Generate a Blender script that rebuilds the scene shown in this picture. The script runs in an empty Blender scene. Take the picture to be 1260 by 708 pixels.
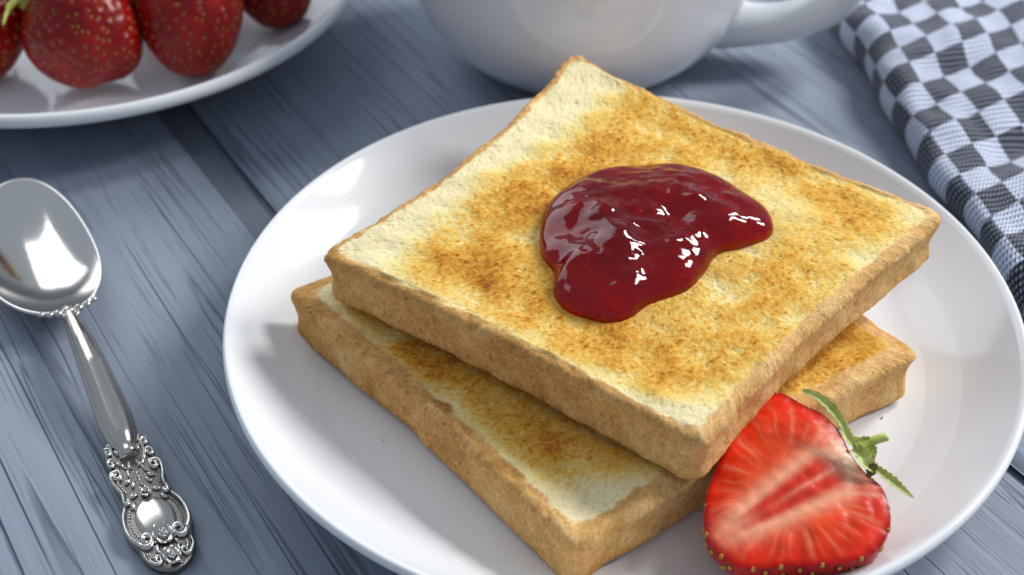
import bpy, math, random
import numpy as np
from mathutils import Vector, Matrix

S = bpy.context.scene
COL = S.collection
rad = math.radians

# ------------------------------------------------------------------ camera, world, lamps
cam_d = bpy.data.cameras.new('camera')
cam = bpy.data.objects.new('camera', cam_d); COL.objects.link(cam)
cam.location = (-0.02922, -0.28968, 0.26490)
cam.rotation_euler = (rad(90 - 39.346), 0, 0)
cam_d.sensor_width = 36; cam_d.lens = 50
cam_d.clip_start = 0.01; cam_d.clip_end = 50
cam_d.dof.use_dof = True
cam_d.dof.focus_distance = 0.350
cam_d.dof.aperture_fstop = 13.0
S.camera = cam

W = bpy.data.worlds.new('World'); S.world = W; W.use_nodes = True
bg = W.node_tree.nodes['Background']
bg.inputs[0].default_value = (0.72, 0.84, 1.0, 1); bg.inputs[1].default_value = 0.34

def area(name, loc, target, sx, sy, power, col):
    l = bpy.data.lights.new(name, 'AREA'); l.shape = 'RECTANGLE'
    l.size = sx; l.size_y = sy; l.energy = power; l.color = col
    o = bpy.data.objects.new(name, l); COL.objects.link(o)
    o.location = loc
    o.rotation_euler = (Vector(target) - Vector(loc)).to_track_quat('-Z', 'Y').to_euler()
    return o
# a two-sash window behind on the right, a farther window behind on the left
area('window_light', (0.86, 0.66, 0.92), (0, 0, 0.02), 0.22, 0.42, 9.6, (1.0, 0.995, 0.985))
area('window_light', (1.18, 0.30, 0.92), (0, 0, 0.02), 0.22, 0.42, 9.6, (1.0, 0.995, 0.985))
area('far_window_light', (-0.95, 1.20, 0.85), (0, 0, 0.02), 1.10, 1.30, 8.5, (0.86, 0.93, 1.0))

vs = S.view_settings
vs.view_transform = 'Standard'; vs.look = 'None'; vs.gamma = 1.0; vs.use_curve_mapping = False; vs.exposure = 0.27
S.render.engine = 'CYCLES'
S.cycles.use_denoising = True
S.cycles.max_bounces = 10; S.cycles.transmission_bounces = 8
S.cycles.sample_clamp_indirect = 6

# ------------------------------------------------------------------ helpers
def lin(r, g, b):
    return tuple(((c / 255) / 12.92 if c / 255 <= 0.04045 else ((c / 255 + 0.055) / 1.055) ** 2.4) for c in (r, g, b))

def link(name, me, mat=None, parent=None):
    o = bpy.data.objects.new(name, me); COL.objects.link(o)
    if mat is not None and not me.materials: me.materials.append(mat)
    if parent is not None: o.parent = parent
    return o

def outward(V, F):
    c = V.mean(0); a, b, d, e = (V[F[:, k]] - c for k in range(4))
    vol = np.einsum('ij,ij->i', a, np.cross(b, d)).sum() + np.einsum('ij,ij->i', a, np.cross(d, e)).sum()
    return F if vol >= 0 else F[:, ::-1]

def mesh(name, V, F, mat=None, parent=None, smooth=True, attrs=None, uv=None, tri=None, orient=True):
    """V (n,3), F (m,4) quads, tri (k,3) triangles; attrs {name: (n,) or (n,3)} per vertex"""
    V = np.asarray(V, np.float32).reshape(-1, 3)
    F = np.zeros((0, 4), np.int32) if F is None else np.asarray(F, np.int32).reshape(-1, 4)
    if orient and len(F): F = np.ascontiguousarray(outward(V.astype(np.float64), F))
    T = np.zeros((0, 3), np.int32) if tri is None else np.asarray(tri, np.int32).reshape(-1, 3)
    me = bpy.data.meshes.new(name)
    me.vertices.add(len(V)); me.vertices.foreach_set('co', V.ravel())
    loops = np.concatenate([F.ravel(), T.ravel()])
    me.loops.add(len(loops)); me.loops.foreach_set('vertex_index', loops)
    n = len(F) + len(T)
    starts = np.concatenate([np.arange(len(F)) * 4, len(F) * 4 + np.arange(len(T)) * 3]).astype(np.int32)
    me.polygons.add(n); me.polygons.foreach_set('loop_start', starts)
    me.polygons.foreach_set('loop_total', np.concatenate([np.full(len(F), 4), np.full(len(T), 3)]).astype(np.int32))
    me.polygons.foreach_set('use_smooth', np.full(n, smooth))
    if uv is not None:
        l = me.uv_layers.new(name='UVMap'); l.data.foreach_set('uv', np.asarray(uv, np.float32)[loops].ravel())
    for k, a in (attrs or {}).items():
        a = np.asarray(a, np.float32)
        if a.ndim == 1:
            me.attributes.new(k, 'FLOAT', 'POINT').data.foreach_set('value', a)
        else:
            c = np.ones((len(a), 4), np.float32); c[:, :3] = a
            me.attributes.new(k, 'FLOAT_COLOR', 'POINT').data.foreach_set('color', c.ravel())
    me.update(calc_edges=True); me.validate()
    return link(name, me, mat, parent)

def grid(nr, ns, wrap=True, base=0, flip=False):
    """quads between nr rings of ns points"""
    i = np.arange(nr - 1)[:, None]; j = np.arange(ns if wrap else ns - 1)[None]
    j2 = (j + 1) % ns
    a, b, c, d = i * ns + j, i * ns + j2, (i + 1) * ns + j2, (i + 1) * ns + j
    q = np.stack(np.broadcast_arrays(a, b, c, d) if not flip else np.broadcast_arrays(a, d, c, b), -1).reshape(-1, 4)
    return q + base

def lathe(prof, ns=128):
    prof = np.asarray(prof, float); t = np.linspace(0, 2 * np.pi, ns, endpoint=False)
    V = np.stack([prof[:, 0][:, None] * np.cos(t), prof[:, 0][:, None] * np.sin(t), np.broadcast_to(prof[:, 1][:, None], (len(prof), ns))], -1)
    return V.reshape(-1, 3), grid(len(prof), ns)

def spline(pts, n):
    """Catmull-Rom through pts, n samples"""
    P = np.asarray(pts, float); P = np.vstack([2 * P[0] - P[1], P, 2 * P[-1] - P[-2]])
    m = len(P) - 3; t = np.linspace(0, m, n); k = np.minimum(t.astype(int), m - 1); u = (t - k)[:, None]
    a, b, c, d = P[k], P[k + 1], P[k + 2], P[k + 3]
    return 0.5 * (2 * b + (c - a) * u + (2 * a - 5 * b + 4 * c - d) * u ** 2 + (3 * b - a - 3 * c + d) * u ** 3)

def closed_spline(pts, n):
    P = np.asarray(pts, float); m = len(P); t = np.linspace(0, m, n, endpoint=False); k = t.astype(int); u = (t - k)[:, None]
    a, b, c, d = P[(k - 1) % m], P[k % m], P[(k + 1) % m], P[(k + 2) % m]
    return 0.5 * (2 * b + (c - a) * u + (2 * a - 5 * b + 4 * c - d) * u ** 2 + (3 * b - a - 3 * c + d) * u ** 3)

def tube(path, r, ns=10, flat=1.0, up=(0, 0, 1), caps=True):
    """elliptical tube: r (n,) half width, flat = thickness / width; returns V, F"""
    P = np.asarray(path, float); n = len(P); r = np.broadcast_to(np.asarray(r, float), (n,))
    T = np.gradient(P, axis=0); T /= np.linalg.norm(T, axis=1)[:, None] + 1e-12
    U = np.broadcast_to(np.asarray(up, float), (n, 3))
    X = np.cross(T, U); X /= np.linalg.norm(X, axis=1)[:, None] + 1e-9
    Y = np.cross(X, T)
    t = np.linspace(0, 2 * np.pi, ns, endpoint=False)
    V = P[:, None] + r[:, None, None] * (np.cos(t)[None, :, None] * X[:, None] + flat * np.sin(t)[None, :, None] * Y[:, None])
    if caps:
        V = np.concatenate([np.broadcast_to(P[0], (1, ns, 3)), V, np.broadcast_to(P[-1], (1, ns, 3))])
    return V.reshape(-1, 3), grid(V.shape[0], ns)

def blob(c, rx, ry, rz, nu=8, nv=6, R=None):
    a = np.linspace(0, np.pi, nv); b = np.linspace(0, 2 * np.pi, nu, endpoint=False)
    V = np.stack([np.sin(a)[:, None] * np.cos(b) * rx, np.sin(a)[:, None] * np.sin(b) * ry, np.broadcast_to(-np.cos(a)[:, None] * rz, (nv, nu))], -1).reshape(-1, 3)
    if R is not None: V = V @ R.T
    return V + np.asarray(c), grid(nv, nu)

def join(parts):
    V, F, o = [], [], 0
    for v, f in parts:
        V.append(v); F.append(f + o); o += len(v)
    return np.concatenate(V), np.concatenate(F)

def noise2(n, d, lo, hi, seed, an=(1, 1), beta=1.0):
    """periodic band noise on an n[0] x n[1] lattice of pitch d[0], d[1]; std 1"""
    g = np.random.default_rng(seed)
    fx = np.fft.fftfreq(n[0], d[0])[:, None] * an[0]; fy = np.fft.rfftfreq(n[1], d[1])[None] * an[1]
    f = np.sqrt(fx ** 2 + fy ** 2); f[0, 0] = 1e-9
    H = np.exp(-(f * lo) ** 2) * (1 - np.exp(-(f * hi) ** 2)) / f ** beta
    H[0, 0] = 0
    z = np.fft.irfft2(np.fft.rfft2(g.standard_normal(n)) * H, n)
    return z / z.std()

def samp(z, d, x, y):
    n, m = z.shape; x = np.asarray(x) / d[0]; y = np.asarray(y) / d[1]
    i = np.floor(x).astype(int); j = np.floor(y).astype(int); u = x - i; v = y - j
    i0, i1, j0, j1 = i % n, (i + 1) % n, j % m, (j + 1) % m
    return z[i0, j0] * (1 - u) * (1 - v) + z[i1, j0] * u * (1 - v) + z[i0, j1] * (1 - u) * v + z[i1, j1] * u * v

def sst(a, b, x):
    t = np.clip((x - a) / (b - a), 0, 1); return t * t * (3 - 2 * t)

def ramp(x, stops):
    xs = [s[0] for s in stops]
    return np.stack([np.interp(x, xs, [s[1][k] for s in stops]) for k in range(3)], -1)

def thing(name, label, cat, loc=(0, 0, 0), rot=(0, 0, 0), group=None):
    o = bpy.data.objects.new(name, None); COL.objects.link(o); o.empty_display_size = 0.02
    o.location = loc; o.rotation_euler = rot; o['label'] = label; o['category'] = cat
    if group: o['group'] = group
    return o

def tag(o, label, cat, group=None, kind=None):
    o['label'] = label; o['category'] = cat
    if group: o['group'] = group
    if kind: o['kind'] = kind
    return o

# ------------------------------------------------------------------ materials
def mat(name, base=(0.8, 0.8, 0.8), rough=0.5, attr=None, **kw):
    m = bpy.data.materials.new(name); m.use_nodes = True
    nt = m.node_tree; b = nt.nodes['Principled BSDF']
    b.inputs['Base Color'].default_value = (*base, 1); b.inputs['Roughness'].default_value = rough
    for k, v in kw.items():
        k = k.replace('_', ' ')
        s = next(i for i in b.inputs if i.name.lower() == k.lower())
        s.default_value = (*v, 1) if (s.type == 'RGBA') else v
    if attr:
        a = nt.nodes.new('ShaderNodeAttribute'); a.attribute_name = attr
        nt.links.new(a.outputs['Color'], b.inputs['Base Color'])
    return m

def nd(m, t, **kw):
    n = m.node_tree.nodes.new(t)
    for k, v in kw.items():
        if k in n.inputs: n.inputs[k].default_value = v
        else: setattr(n, k, v)
    return n

def bump(m, scale, dist, strength=1.0, detail=4, coord='Object', stretch=None, rough=0.6):
    tc = nd(m, 'ShaderNodeTexCoord'); L = m.node_tree.links
    src = tc.outputs[coord]
    if stretch:
        mp = nd(m, 'ShaderNodeMapping'); mp.inputs['Scale'].default_value = stretch
        L.new(src, mp.inputs['Vector']); src = mp.outputs[0]
    nz = nd(m, 'ShaderNodeTexNoise', Scale=scale, Detail=detail, Roughness=rough)
    L.new(src, nz.inputs['Vector'])
    bp = nd(m, 'ShaderNodeBump', Strength=strength, Distance=dist)
    L.new(nz.outputs['Fac'], bp.inputs['Height'])
    b = m.node_tree.nodes['Principled BSDF']; L.new(bp.outputs[0], b.inputs['Normal'])
    return nz

M_porc = mat('glazed porcelain', (0.83, 0.845, 0.86), 0.10)
bump(M_porc, 60, 0.0002, 0.25, 2)
M_cup = mat('cup glaze', (0.83, 0.845, 0.86), 0.10, Coat_Weight=0.5, Coat_Roughness=0.04)
bump(M_cup, 45, 0.0002, 0.25, 2)

M_wood = mat('grey blue painted wood', (0.2, 0.23, 0.28), 0.54, attr='albedo')
nzw = bump(M_wood, 1.0, 0.00002, 0.8, 3, stretch=(22, 1300, 1300), rough=0.5)
def cracks(m):
    # hairline splits and dirt lines along the grain, broken up by a slow mask
    nt = m.node_tree; Lk = nt.links; b = nt.nodes['Principled BSDF']; src = b.inputs['Base Color'].links[0].from_socket
    tc = nd(m, 'ShaderNodeTexCoord'); oi = nd(m, 'ShaderNodeObjectInfo')
    def noise(sc, det, rough=0.5):
        mp = nd(m, 'ShaderNodeMapping'); mp.inputs['Scale'].default_value = sc; Lk.new(tc.outputs['Object'], mp.inputs['Vector'])
        n = nd(m, 'ShaderNodeTexNoise', Scale=1.0, Detail=det, Roughness=rough); Lk.new(mp.outputs[0], n.inputs['Vector']); return n.outputs['Fac']
    def line(fac, half):
        a = nd(m, 'ShaderNodeMath', operation='SUBTRACT'); Lk.new(fac, a.inputs[0]); a.inputs[1].default_value = 0.5
        c = nd(m, 'ShaderNodeMath', operation='ABSOLUTE'); Lk.new(a.outputs[0], c.inputs[0])
        d = nd(m, 'ShaderNodeMapRange'); d.inputs['From Min'].default_value = half; d.inputs['From Max'].default_value = 0.0
        Lk.new(c.outputs[0], d.inputs['Value']); return d.outputs[0]
    def gate(fac, lo, hi):
        d = nd(m, 'ShaderNodeMapRange'); d.inputs['From Min'].default_value = lo; d.inputs['From Max'].default_value = hi
        Lk.new(fac, d.inputs['Value']); return d.outputs[0]
    def mul(a, c):
        n = nd(m, 'ShaderNodeMath', operation='MULTIPLY'); Lk.new(a, n.inputs[0])
        if isinstance(c, float): n.inputs[1].default_value = c
        else: Lk.new(c, n.inputs[1])
        return n.outputs[0]
    def mxm(a, c):
        n = nd(m, 'ShaderNodeMath', operation='MAXIMUM'); Lk.new(a, n.inputs[0]); Lk.new(c, n.inputs[1]); return n.outputs[0]
    l1 = mul(line(noise((3.2, 105, 1), 1.5, 0.45), 0.020), gate(noise((9, 40, 1), 1.0), 0.40, 0.60))
    l2 = mul(mul(line(noise((7, 260, 1), 2.0), 0.028), gate(noise((14, 60, 1), 1.0), 0.52, 0.70)), 0.6)
    l3 = mul(mul(line(noise((16, 520, 1), 2.0), 0.05), gate(noise((20, 45, 1), 1.0), 0.60, 0.80)), 0.15)
    tot = mxm(mxm(l1, l2), l3)
    mx = nd(m, 'ShaderNodeMix', data_type='RGBA'); Lk.new(mul(tot, 0.55), mx.inputs[0]); Lk.new(src, mx.inputs[6]); mx.inputs[7].default_value = (*lin(48, 53, 62), 1)
    Lk.new(mx.outputs[2], b.inputs['Base Color'])
    old = b.inputs['Normal'].links[0].from_node
    bp = nd(m, 'ShaderNodeBump', Strength=1.0, Distance=0.0005, invert=True); Lk.new(tot, bp.inputs['Height']); Lk.new(old.outputs[0], bp.inputs['Normal'])
    Lk.new(bp.outputs[0], b.inputs['Normal'])
cracks(M_wood)
M_bread = mat('toast crumb', (0.7, 0.5, 0.25), 0.85, attr='albedo', Subsurface_Weight=0.12, Subsurface_Scale=0.0015, Subsurface_Radius=(1.0, 0.6, 0.3), Specular_IOR_Level=0.25)
bump(M_bread, 1500, 0.00012, 0.8, 3)
M_crust = mat('toast crust', (0.4, 0.2, 0.08), 0.75, attr='albedo', Specular_IOR_Level=0.25)
bump(M_crust, 1700, 0.00022, 0.9, 3)

def grain(m, scale, lo, hi, sc_dot=None):
    # sandy albedo variation on top of the attribute colour
    nt = m.node_tree; b = nt.nodes['Principled BSDF']; a = b.inputs['Base Color'].links[0].from_socket
    tc = nd(m, 'ShaderNodeTexCoord'); nz = nd(m, 'ShaderNodeTexNoise', Scale=scale, Detail=2.0, Roughness=0.6)
    nt.links.new(tc.outputs['Object'], nz.inputs['Vector'])
    mr = nd(m, 'ShaderNodeMapRange'); mr.inputs['From Min'].default_value = 0.3; mr.inputs['From Max'].default_value = 0.7
    mr.inputs['To Min'].default_value = lo; mr.inputs['To Max'].default_value = hi
    nt.links.new(nz.outputs['Fac'], mr.inputs['Value'])
    mu = nd(m, 'ShaderNodeVectorMath', operation='SCALE'); nt.links.new(a, mu.inputs[0]); nt.links.new(mr.outputs[0], mu.inputs['Scale'])
    nt.links.new(mu.outputs[0], b.inputs['Base Color'])
grain(M_bread, 1500, 0.90, 1.06)
grain(M_crust, 1300, 0.82, 1.14)

# ------------------------------------------------------------------ table of painted planks
ANG = rad(-58.5)
def build_table():
    t = thing('table', 'grey-blue painted wooden table top of weathered planks under everything', 'table', (0, 0, 0), (0, 0, ANG))
    # local x runs along the grain, local y across it
    base = mat('batten paint', lin(110, 117, 128), 0.5)
    bump(base, 1.0, 0.0001, 0.8, 5, stretch=(50, 800, 800))
    dx, dy = 0.0040, 0.0003
    N = (512, 1024)
    n1 = noise2(N, (dx, dy), 0.0012, 0.012, 3, an=(30, 1), beta=0.6)
    n2 = noise2(N, (dx, dy), 0.004, 0.04, 5, an=(55, 1), beta=1.0)
    n3 = noise2(N, (dx, dy), 0.0007, 0.004, 8, an=(16, 1), beta=0.3)
    nm = noise2(N, (dx, dy), 0.02, 0.12, 9, an=(3.0, 1))
    wv = noise2(N, (dx, dy), 0.05, 0.3, 11, an=(1.3, 1))
    edges = [(-0.410, -0.298), (-0.286, -0.174), (-0.1705, -0.062), (-0.050, 0.062), (0.0655, 0.186), (0.1985, 0.310), (0.322, 0.434)]
    for k, (y0, y1) in enumerate(edges):
        x0, x1 = -0.52, 0.42
        ny = int((y1 - y0) / (dy if 2 <= k <= 4 else 4 * dy)); nx = int((x1 - x0) / dx)
        X, Y = np.meshgrid(np.linspace(x0, x1, nx), np.linspace(y0, y1, ny), indexing='ij')
        sx = X + 0.37 * k; sy = Y + 0.13 * k
        sy = sy + 0.0006 * samp(wv, (dx, dy), sx, sy)
        a = samp(n1, (dx, dy), sx, sy); b = samp(n2, (dx, dy), sx, sy); c = samp(n3, (dx, dy), sx, sy); m = samp(nm, (dx, dy), sx, sy)
        crack = np.exp(-(b / 0.05) ** 2) * sst(-0.45, 0.7, m + 0.2 * a)
        crack2 = sst(1.5, 2.4, a) * sst(-0.3, 0.8, m)
        z = 0.00003 * a * sst(-0.6, 1.2, m) + 0.000012 * c * sst(-0.4, 1.0, m) - 0.0004 * crack - 0.0002 * crack2 + 0.00008 * b
        z -= 0.0016 * (1 - np.clip((Y - y0) / 0.0055, 0, 1)) ** 2 + 0.0010 * (1 - np.clip((y1 - Y) / 0.0016, 0, 1)) ** 2
        z -= z.max()
        tone = 0.5 + 0.03 * b + 0.07 * samp(nm, (dx, dy), sx + 0.31, sy + 0.2) + 0.015 * c
        alb = ramp(tone, [(0, lin(118, 127, 141)), (0.5, lin(134, 143, 158)), (1, lin(153, 161, 174))])
        dirt = np.clip(0.30 * crack + 0.18 * crack2, 0, 0.9)
        alb = alb * (1 - dirt[..., None]) + np.array(lin(52, 57, 66)) * dirt[..., None]
        V = np.stack([X, Y, z], -1)
        # skirt down to the underside
        F = grid(nx, ny, False)
        nv = nx * ny
        lo = []
        for sl in (V[:, 0], V[:, -1], V[0], V[-1]):
            q = sl.copy(); q[:, 2] = -0.018; lo.append(q)
        idx = np.arange(nv).reshape(nx, ny); o = nv; FF = [F]
        for s_idx, q, fl in ((idx[:, 0], lo[0], False), (idx[:, -1], lo[1], True), (idx[0], lo[2], True), (idx[-1], lo[3], False)):
            k2 = o + np.arange(len(q)); o += len(q)
            quad = np.stack([s_idx[:-1], k2[:-1], k2[1:], s_idx[1:]], -1) if not fl else np.stack([s_idx[:-1], s_idx[1:], k2[1:], k2[:-1]], -1)
            FF.append(quad)
        VV = np.concatenate([V.reshape(-1, 3)] + lo)
        A = np.concatenate([alb.reshape(-1, 3), np.broadcast_to(np.array(lin(110, 120, 136)), (len(VV) - nv, 3))])
        ob = mesh('plank', VV, np.concatenate(FF), M_wood, t, True, {'albedo': A}, orient=False)
    # recessed tongue boards seen in the open joints
    for y0, y1 in ((-0.300, -0.284), (-0.176, -0.1685), (-0.064, -0.048), (0.060, 0.0675), (0.184, 0.2005), (0.308, 0.324)):
        nx, ny = 200, 12
        X, Y = np.meshgrid(np.linspace(-0.518, 0.418, nx), np.linspace(y0 - 0.003, y1 + 0.003, ny), indexing='ij')
        z = -0.0034 + 0.0002 * samp(n1, (dx, dy), X, Y)
        mesh('joint_strip', np.stack([X, Y, z], -1), grid(nx, ny, False), base, t)
    return t
build_table()

# ------------------------------------------------------------------ plates
def plate_profile(Rm, zr, well, zf, foot, lr=0.0017):
    inner = [(0.0, zf)]
    for r in np.linspace(0.01, well, 8): inner.append((r, zf))
    for u in np.linspace(0.06, 1, 22):
        r = well + (Rm - 0.94 * lr - well) * u
        inner.append((r, zf + (zr - zf) * (0.10 * u + 0.90 * u ** 1.9)))
    lip = []
    for a in np.linspace(60, -80, 9):
        lip.append((Rm - lr + lr * math.cos(rad(a)), zr - 0.82 * lr + lr * math.sin(rad(a))))
    outer = []
    for u in np.linspace(0.95, 0.0, 18):
        r = foot + 0.004 + (Rm - 1.25 * lr - foot - 0.004) * u
        outer.append((r, 0.0022 + (zr - 1.9 * lr - 0.0022) * u ** 1.7))
    outer += [(foot + 0.002, 0.0016), (foot + 0.0015, 0.0), (foot - 0.0015, 0.0), (foot - 0.003, 0.0025), (0.0, 0.003)]
    return inner + lip + outer

def build_plate(name, label, loc, Rm, zr, well, zf, foot, lr=0.0017):
    V, F = lathe(plate_profile(Rm, zr, well, zf, foot, lr), 192)
    o = mesh(name, V, F, M_porc)
    o.location = loc
    return tag(o, label, 'plate')
build_plate('dinner_plate', 'large white glazed plate in the middle carrying the toast', (0, 0, 0), 0.105, 0.0225, 0.074, 0.0068, 0.052)
BPC = (-0.1872, 0.1880)
build_plate('berry_plate', 'white glazed plate heaped with whole strawberries', (BPC[0], BPC[1], 0), 0.1022, 0.0250, 0.070, 0.0070, 0.05, 0.0027)

# ------------------------------------------------------------------ toast
TD = (0.0003, 0.0003); TN = (768, 768)
T_pore = noise2(TN, TD, 0.00085, 0.0028, 21, beta=0.6)
T_pore2 = noise2(TN, TD, 0.0012, 0.006, 22, an=(1.0, 1.5), beta=1.0)
T_mid = noise2(TN, TD, 0.003, 0.012, 23)
T_big = noise2(TN, TD, 0.008, 0.05, 24)
T_spec = noise2(TN, TD, 0.0009, 0.004, 27, an=(0.8, 1.4), beta=0.6)
T_fine = noise2(TN, TD, 0.0006, 0.0015, 25, beta=0.3)

def square_outline(ns, rc, concave):
    """rounded square of half side 1 (rc relative), sides bowed in; starts at corner (-1,-1) going CCW"""
    pts = []
    m = ns // 4
    for k, (cx, cy, dx_, dy_) in enumerate(((-1, -1, 1, 0), (1, -1, 0, 1), (1, 1, -1, 0), (-1, 1, 0, -1))):
        nxn, nyn = dy_, -dx_        # outward normal of this side
        arc = rc * np.pi / 2; straight = 2 - 2 * rc; tot = arc + straight
        s = np.arange(m) / m * tot
        P = np.zeros((m, 2))
        a = s < arc / 2
        b = s > arc / 2 + straight
        c = ~(a | b)
        u = -1 + rc + (s - arc / 2)                      # along the side, -1..1
        ex = np.array([dx_, dy_]); en = np.array([nxn, nyn])
        P[c] = en * 1.0 + ex * u[c][:, None]
        th = (s[a] - arc / 2) / rc                       # negative: half of the first corner
        P[a] = en * (1 - rc) + ex * (-1 + rc) + rc * (en * np.cos(th)[:, None] + ex * np.sin(th)[:, None])
        th = (s[b] - arc / 2 - straight) / rc
        P[b] = en * (1 - rc) + ex * (1 - rc) + rc * (en * np.cos(th)[:, None] + ex * np.sin(th)[:, None])
        w = np.clip(1 - (P @ ex) ** 2, 0, 1)
        P -= en * (concave[k] * w)[:, None]
        pts.append(P)
    return np.concatenate(pts)

def bil(Q, ab):
    a, b = ab[..., 0:1], ab[..., 1:2]
    return ((1 - a) * (1 - b) * Q[0] + (1 + a) * (1 - b) * Q[1] + (1 + a) * (1 + b) * Q[2] + (1 - a) * (1 + b) * Q[3]) / 4

def build_toast(label, corners, th, concave, spots, pale, seed, ns, nq, crust_w, side_light_tone):
    Q = np.array(corners)
    org = Q.mean(0) - np.array([0, 0, th])
    o = thing('toast_slice', label, 'toast', tuple(org), group='slices of toast on the plate')
    nrm = np.cross(Q[2] - Q[0], Q[3] - Q[1]); nrm /= np.linalg.norm(nrm)
    out = square_outline(ns, 0.085, concave)
    half = 0.057
    gw = np.random.default_rng(seed + 50); tt = np.linspace(0, 2 * np.pi, ns, endpoint=False)
    wob = sum(gw.normal(0, 0.0026 / (1 + k_ * 0.25)) * np.cos(k_ * tt + gw.uniform(0, 6)) for k_ in range(3, 18))
    out = out * (1 + wob)[:, None]
    ro = 0.0024                                     # edge rounding
    q = 1 - (ro / half)
    rings = []                                      # (scale of the outline, depth below the top, ring kind)
    for s in np.linspace(0.002, 1, nq) ** 0.85: rings.append((q * s, 0.0, 0, 1.0))
    for a in np.linspace(0, np.pi / 2, 9)[1:]:
        rings.append((1 - (ro / half) * (1 - math.sin(a)), ro * (1 - math.cos(a)), 1, math.cos(a)))
    n_side = 34
    for u in np.linspace(0, 1, n_side)[1:]:
        d = ro + (th - 2 * ro) * u
        rings.append((1 - 0.012 * math.sin(math.pi * u) - 0.012 * u, d, 2, 0.0))
    for a in np.linspace(0, np.pi / 2, 6)[1:]:
        rings.append((1 - 0.012 - (ro / half) * (1 - math.cos(a)), th - ro + ro * math.sin(a), 3, 0.0))
    for s in (0.8, 0.4, 0.02): rings.append((q * s, th, 4, 0.0))
    R = np.array([(a, b, c, d) for a, b, c, d in rings])
    nr = len(R)
    AB = out[None] * R[:, 0][:, None, None]                         # (nr, ns, 2)
    P = bil(Q, AB)
    # outward direction of every outline point
    ctr = bil(Q, np.zeros((1, 2)))[0]
    tang = np.roll(P[nq - 1], -1, 0) - np.roll(P[nq - 1], 1, 0)
    outn = np.cross(tang, nrm); outn /= np.linalg.norm(outn, axis=1)[:, None]
    Wt = R[:, 3][:, None, None]
    N = nrm * Wt + outn[None] * np.sqrt(np.clip(1 - Wt ** 2, 0, 1))
    N[R[:, 2] >= 4] = -nrm
    P = P - nrm * R[:, 1][:, None, None]
    # noise coordinates
    X = AB[..., 0] * half + 0.09 + seed * 0.031; Y = AB[..., 1] * half + 0.11 + seed * 0.017
    per = np.concatenate([[0], np.cumsum(np.linalg.norm(np.diff(P[nq + 8], axis=0), axis=1))])
    Ls = TN[0] * TD[0]; Sx = per / per[-1] * round(per[-1] / Ls) * Ls
    SX = np.broadcast_to(Sx[None], (nr, ns)); arc = np.concatenate([[0], np.cumsum(np.hypot(np.diff(R[:, 0]) * half, np.diff(R[:, 1])))])
    SY = np.broadcast_to(arc[:, None], (nr, ns)) + seed * 0.05
    wtop = sst(half - ro - 0.0012, half - ro + 0.0004, R[:, 0] * half)
    wtop = np.where(R[:, 2] >= 1, 1, wtop)[:, None]              # 0 on the crumb, 1 on the sides
    def ns2(z):
        return samp(z, TD, X, Y) * (1 - wtop) + samp(z, TD, SX, SY) * wtop
    pore, pore2, mid, big, fine, spec = (ns2(z) for z in (T_pore, T_pore2, T_mid, T_big, T_fine, T_spec))
    e = (1 - np.maximum(np.abs(AB[..., 0]), np.abs(AB[..., 1]))) * half        # rough distance from the edge
    e = (1 - R[:, 0])[:, None] * half * np.ones_like(e)
    top = (R[:, 2] < 2)[:, None]
    crust = np.where(R[:, 2][:, None] >= 2, 1.0, 1 - sst(crust_w * 0.70, crust_w, e + 0.00008 * pore2 + 0.00035 * mid + 0.00008 * pore))
    # browning of the toasted face
    br = np.zeros_like(e)
    for (a, b, sa, sb, rot, amp) in spots:
        dx_, dy_ = AB[..., 0] - a, AB[..., 1] - b
        c_, s_ = math.cos(rot), math.sin(rot)
        br += (amp if amp < 0.3 or sa > 0.5 or sa < 0.1 else amp * 0.68) * np.exp(-((dx_ * c_ + dy_ * s_) / sa) ** 2 - ((-dx_ * s_ + dy_ * c_) / sb) ** 2)
    for (a, b, sa, sb, rot, amp) in pale:
        dx_, dy_ = AB[..., 0] - a, AB[..., 1] - b
        c_, s_ = math.cos(rot), math.sin(rot)
        br -= amp * np.exp(-((dx_ * c_ + dy_ * s_) / sa) ** 2 - ((-dx_ * s_ + dy_ * c_) / sb) ** 2)
    rim_e = 1 - np.maximum(np.abs(AB[..., 0]), np.abs(AB[..., 1]))
    bb = br
    hgt = 0.8 * pore + 0.6 * pore2 + 0.3 * mid
    br = br * (1 + 0.10 * big) + 0.10 * hgt * sst(0.05, 0.5, br) + 0.05 * big + 0.22 * sst(1.0, 2.1, spec + 0.2 * pore) * sst(0.02, 0.25, bb) - 0.12 * sst(0.9, 2.0, -spec) * sst(0.05, 0.3, bb)
    br = np.clip(br, 0, 1.1)
    # relief
    pit = sst(0.9, 2.0, -pore); dimple = -sst(1.3, 2.4, -pore2 + 0.3 * mid)
    ht = 0.00002 * pore - 0.00013 * pit + 0.00004 * pore2 + 0.00004 * mid + 0.00010 * sst(0.6, 1.8, spec) + 0.00014 * dimple - 0.0007 * sst(0.05, 0.3, rim_e) + 0.0003 * big
    hs = 0.00002 * fine + 0.00002 * pore + 0.00003 * pore2 + 0.00006 * mid + 0.00022 * big - 0.00018 * sst(1.5, 2.6, pore2)
    disp = ht * (1 - crust) + hs * crust
    rag = (R[:, 2] == 1) | ((R[:, 2] == 0) & (R[:, 0] > 0.93))
    disp = disp + rag[:, None] * 0.00006 * np.maximum(1.2 * mid + 0.5 * pore + 0.6 * pore2, -0.5) * crust
    P = P + N * disp[..., None]
    crumb_c = ramp(br, [(0.0, lin(246, 230, 180)), (0.16, lin(244, 221, 148)), (0.34, lin(236, 194, 98)), (0.60, lin(218, 156, 52)), (0.85, lin(184, 112, 30)), (1.15, lin(124, 66, 18))])
    crumb_c = crumb_c * (1 - (0.08 * sst(0.6, 2.0, -pore2) + 0.10 * pit)[..., None])
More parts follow.
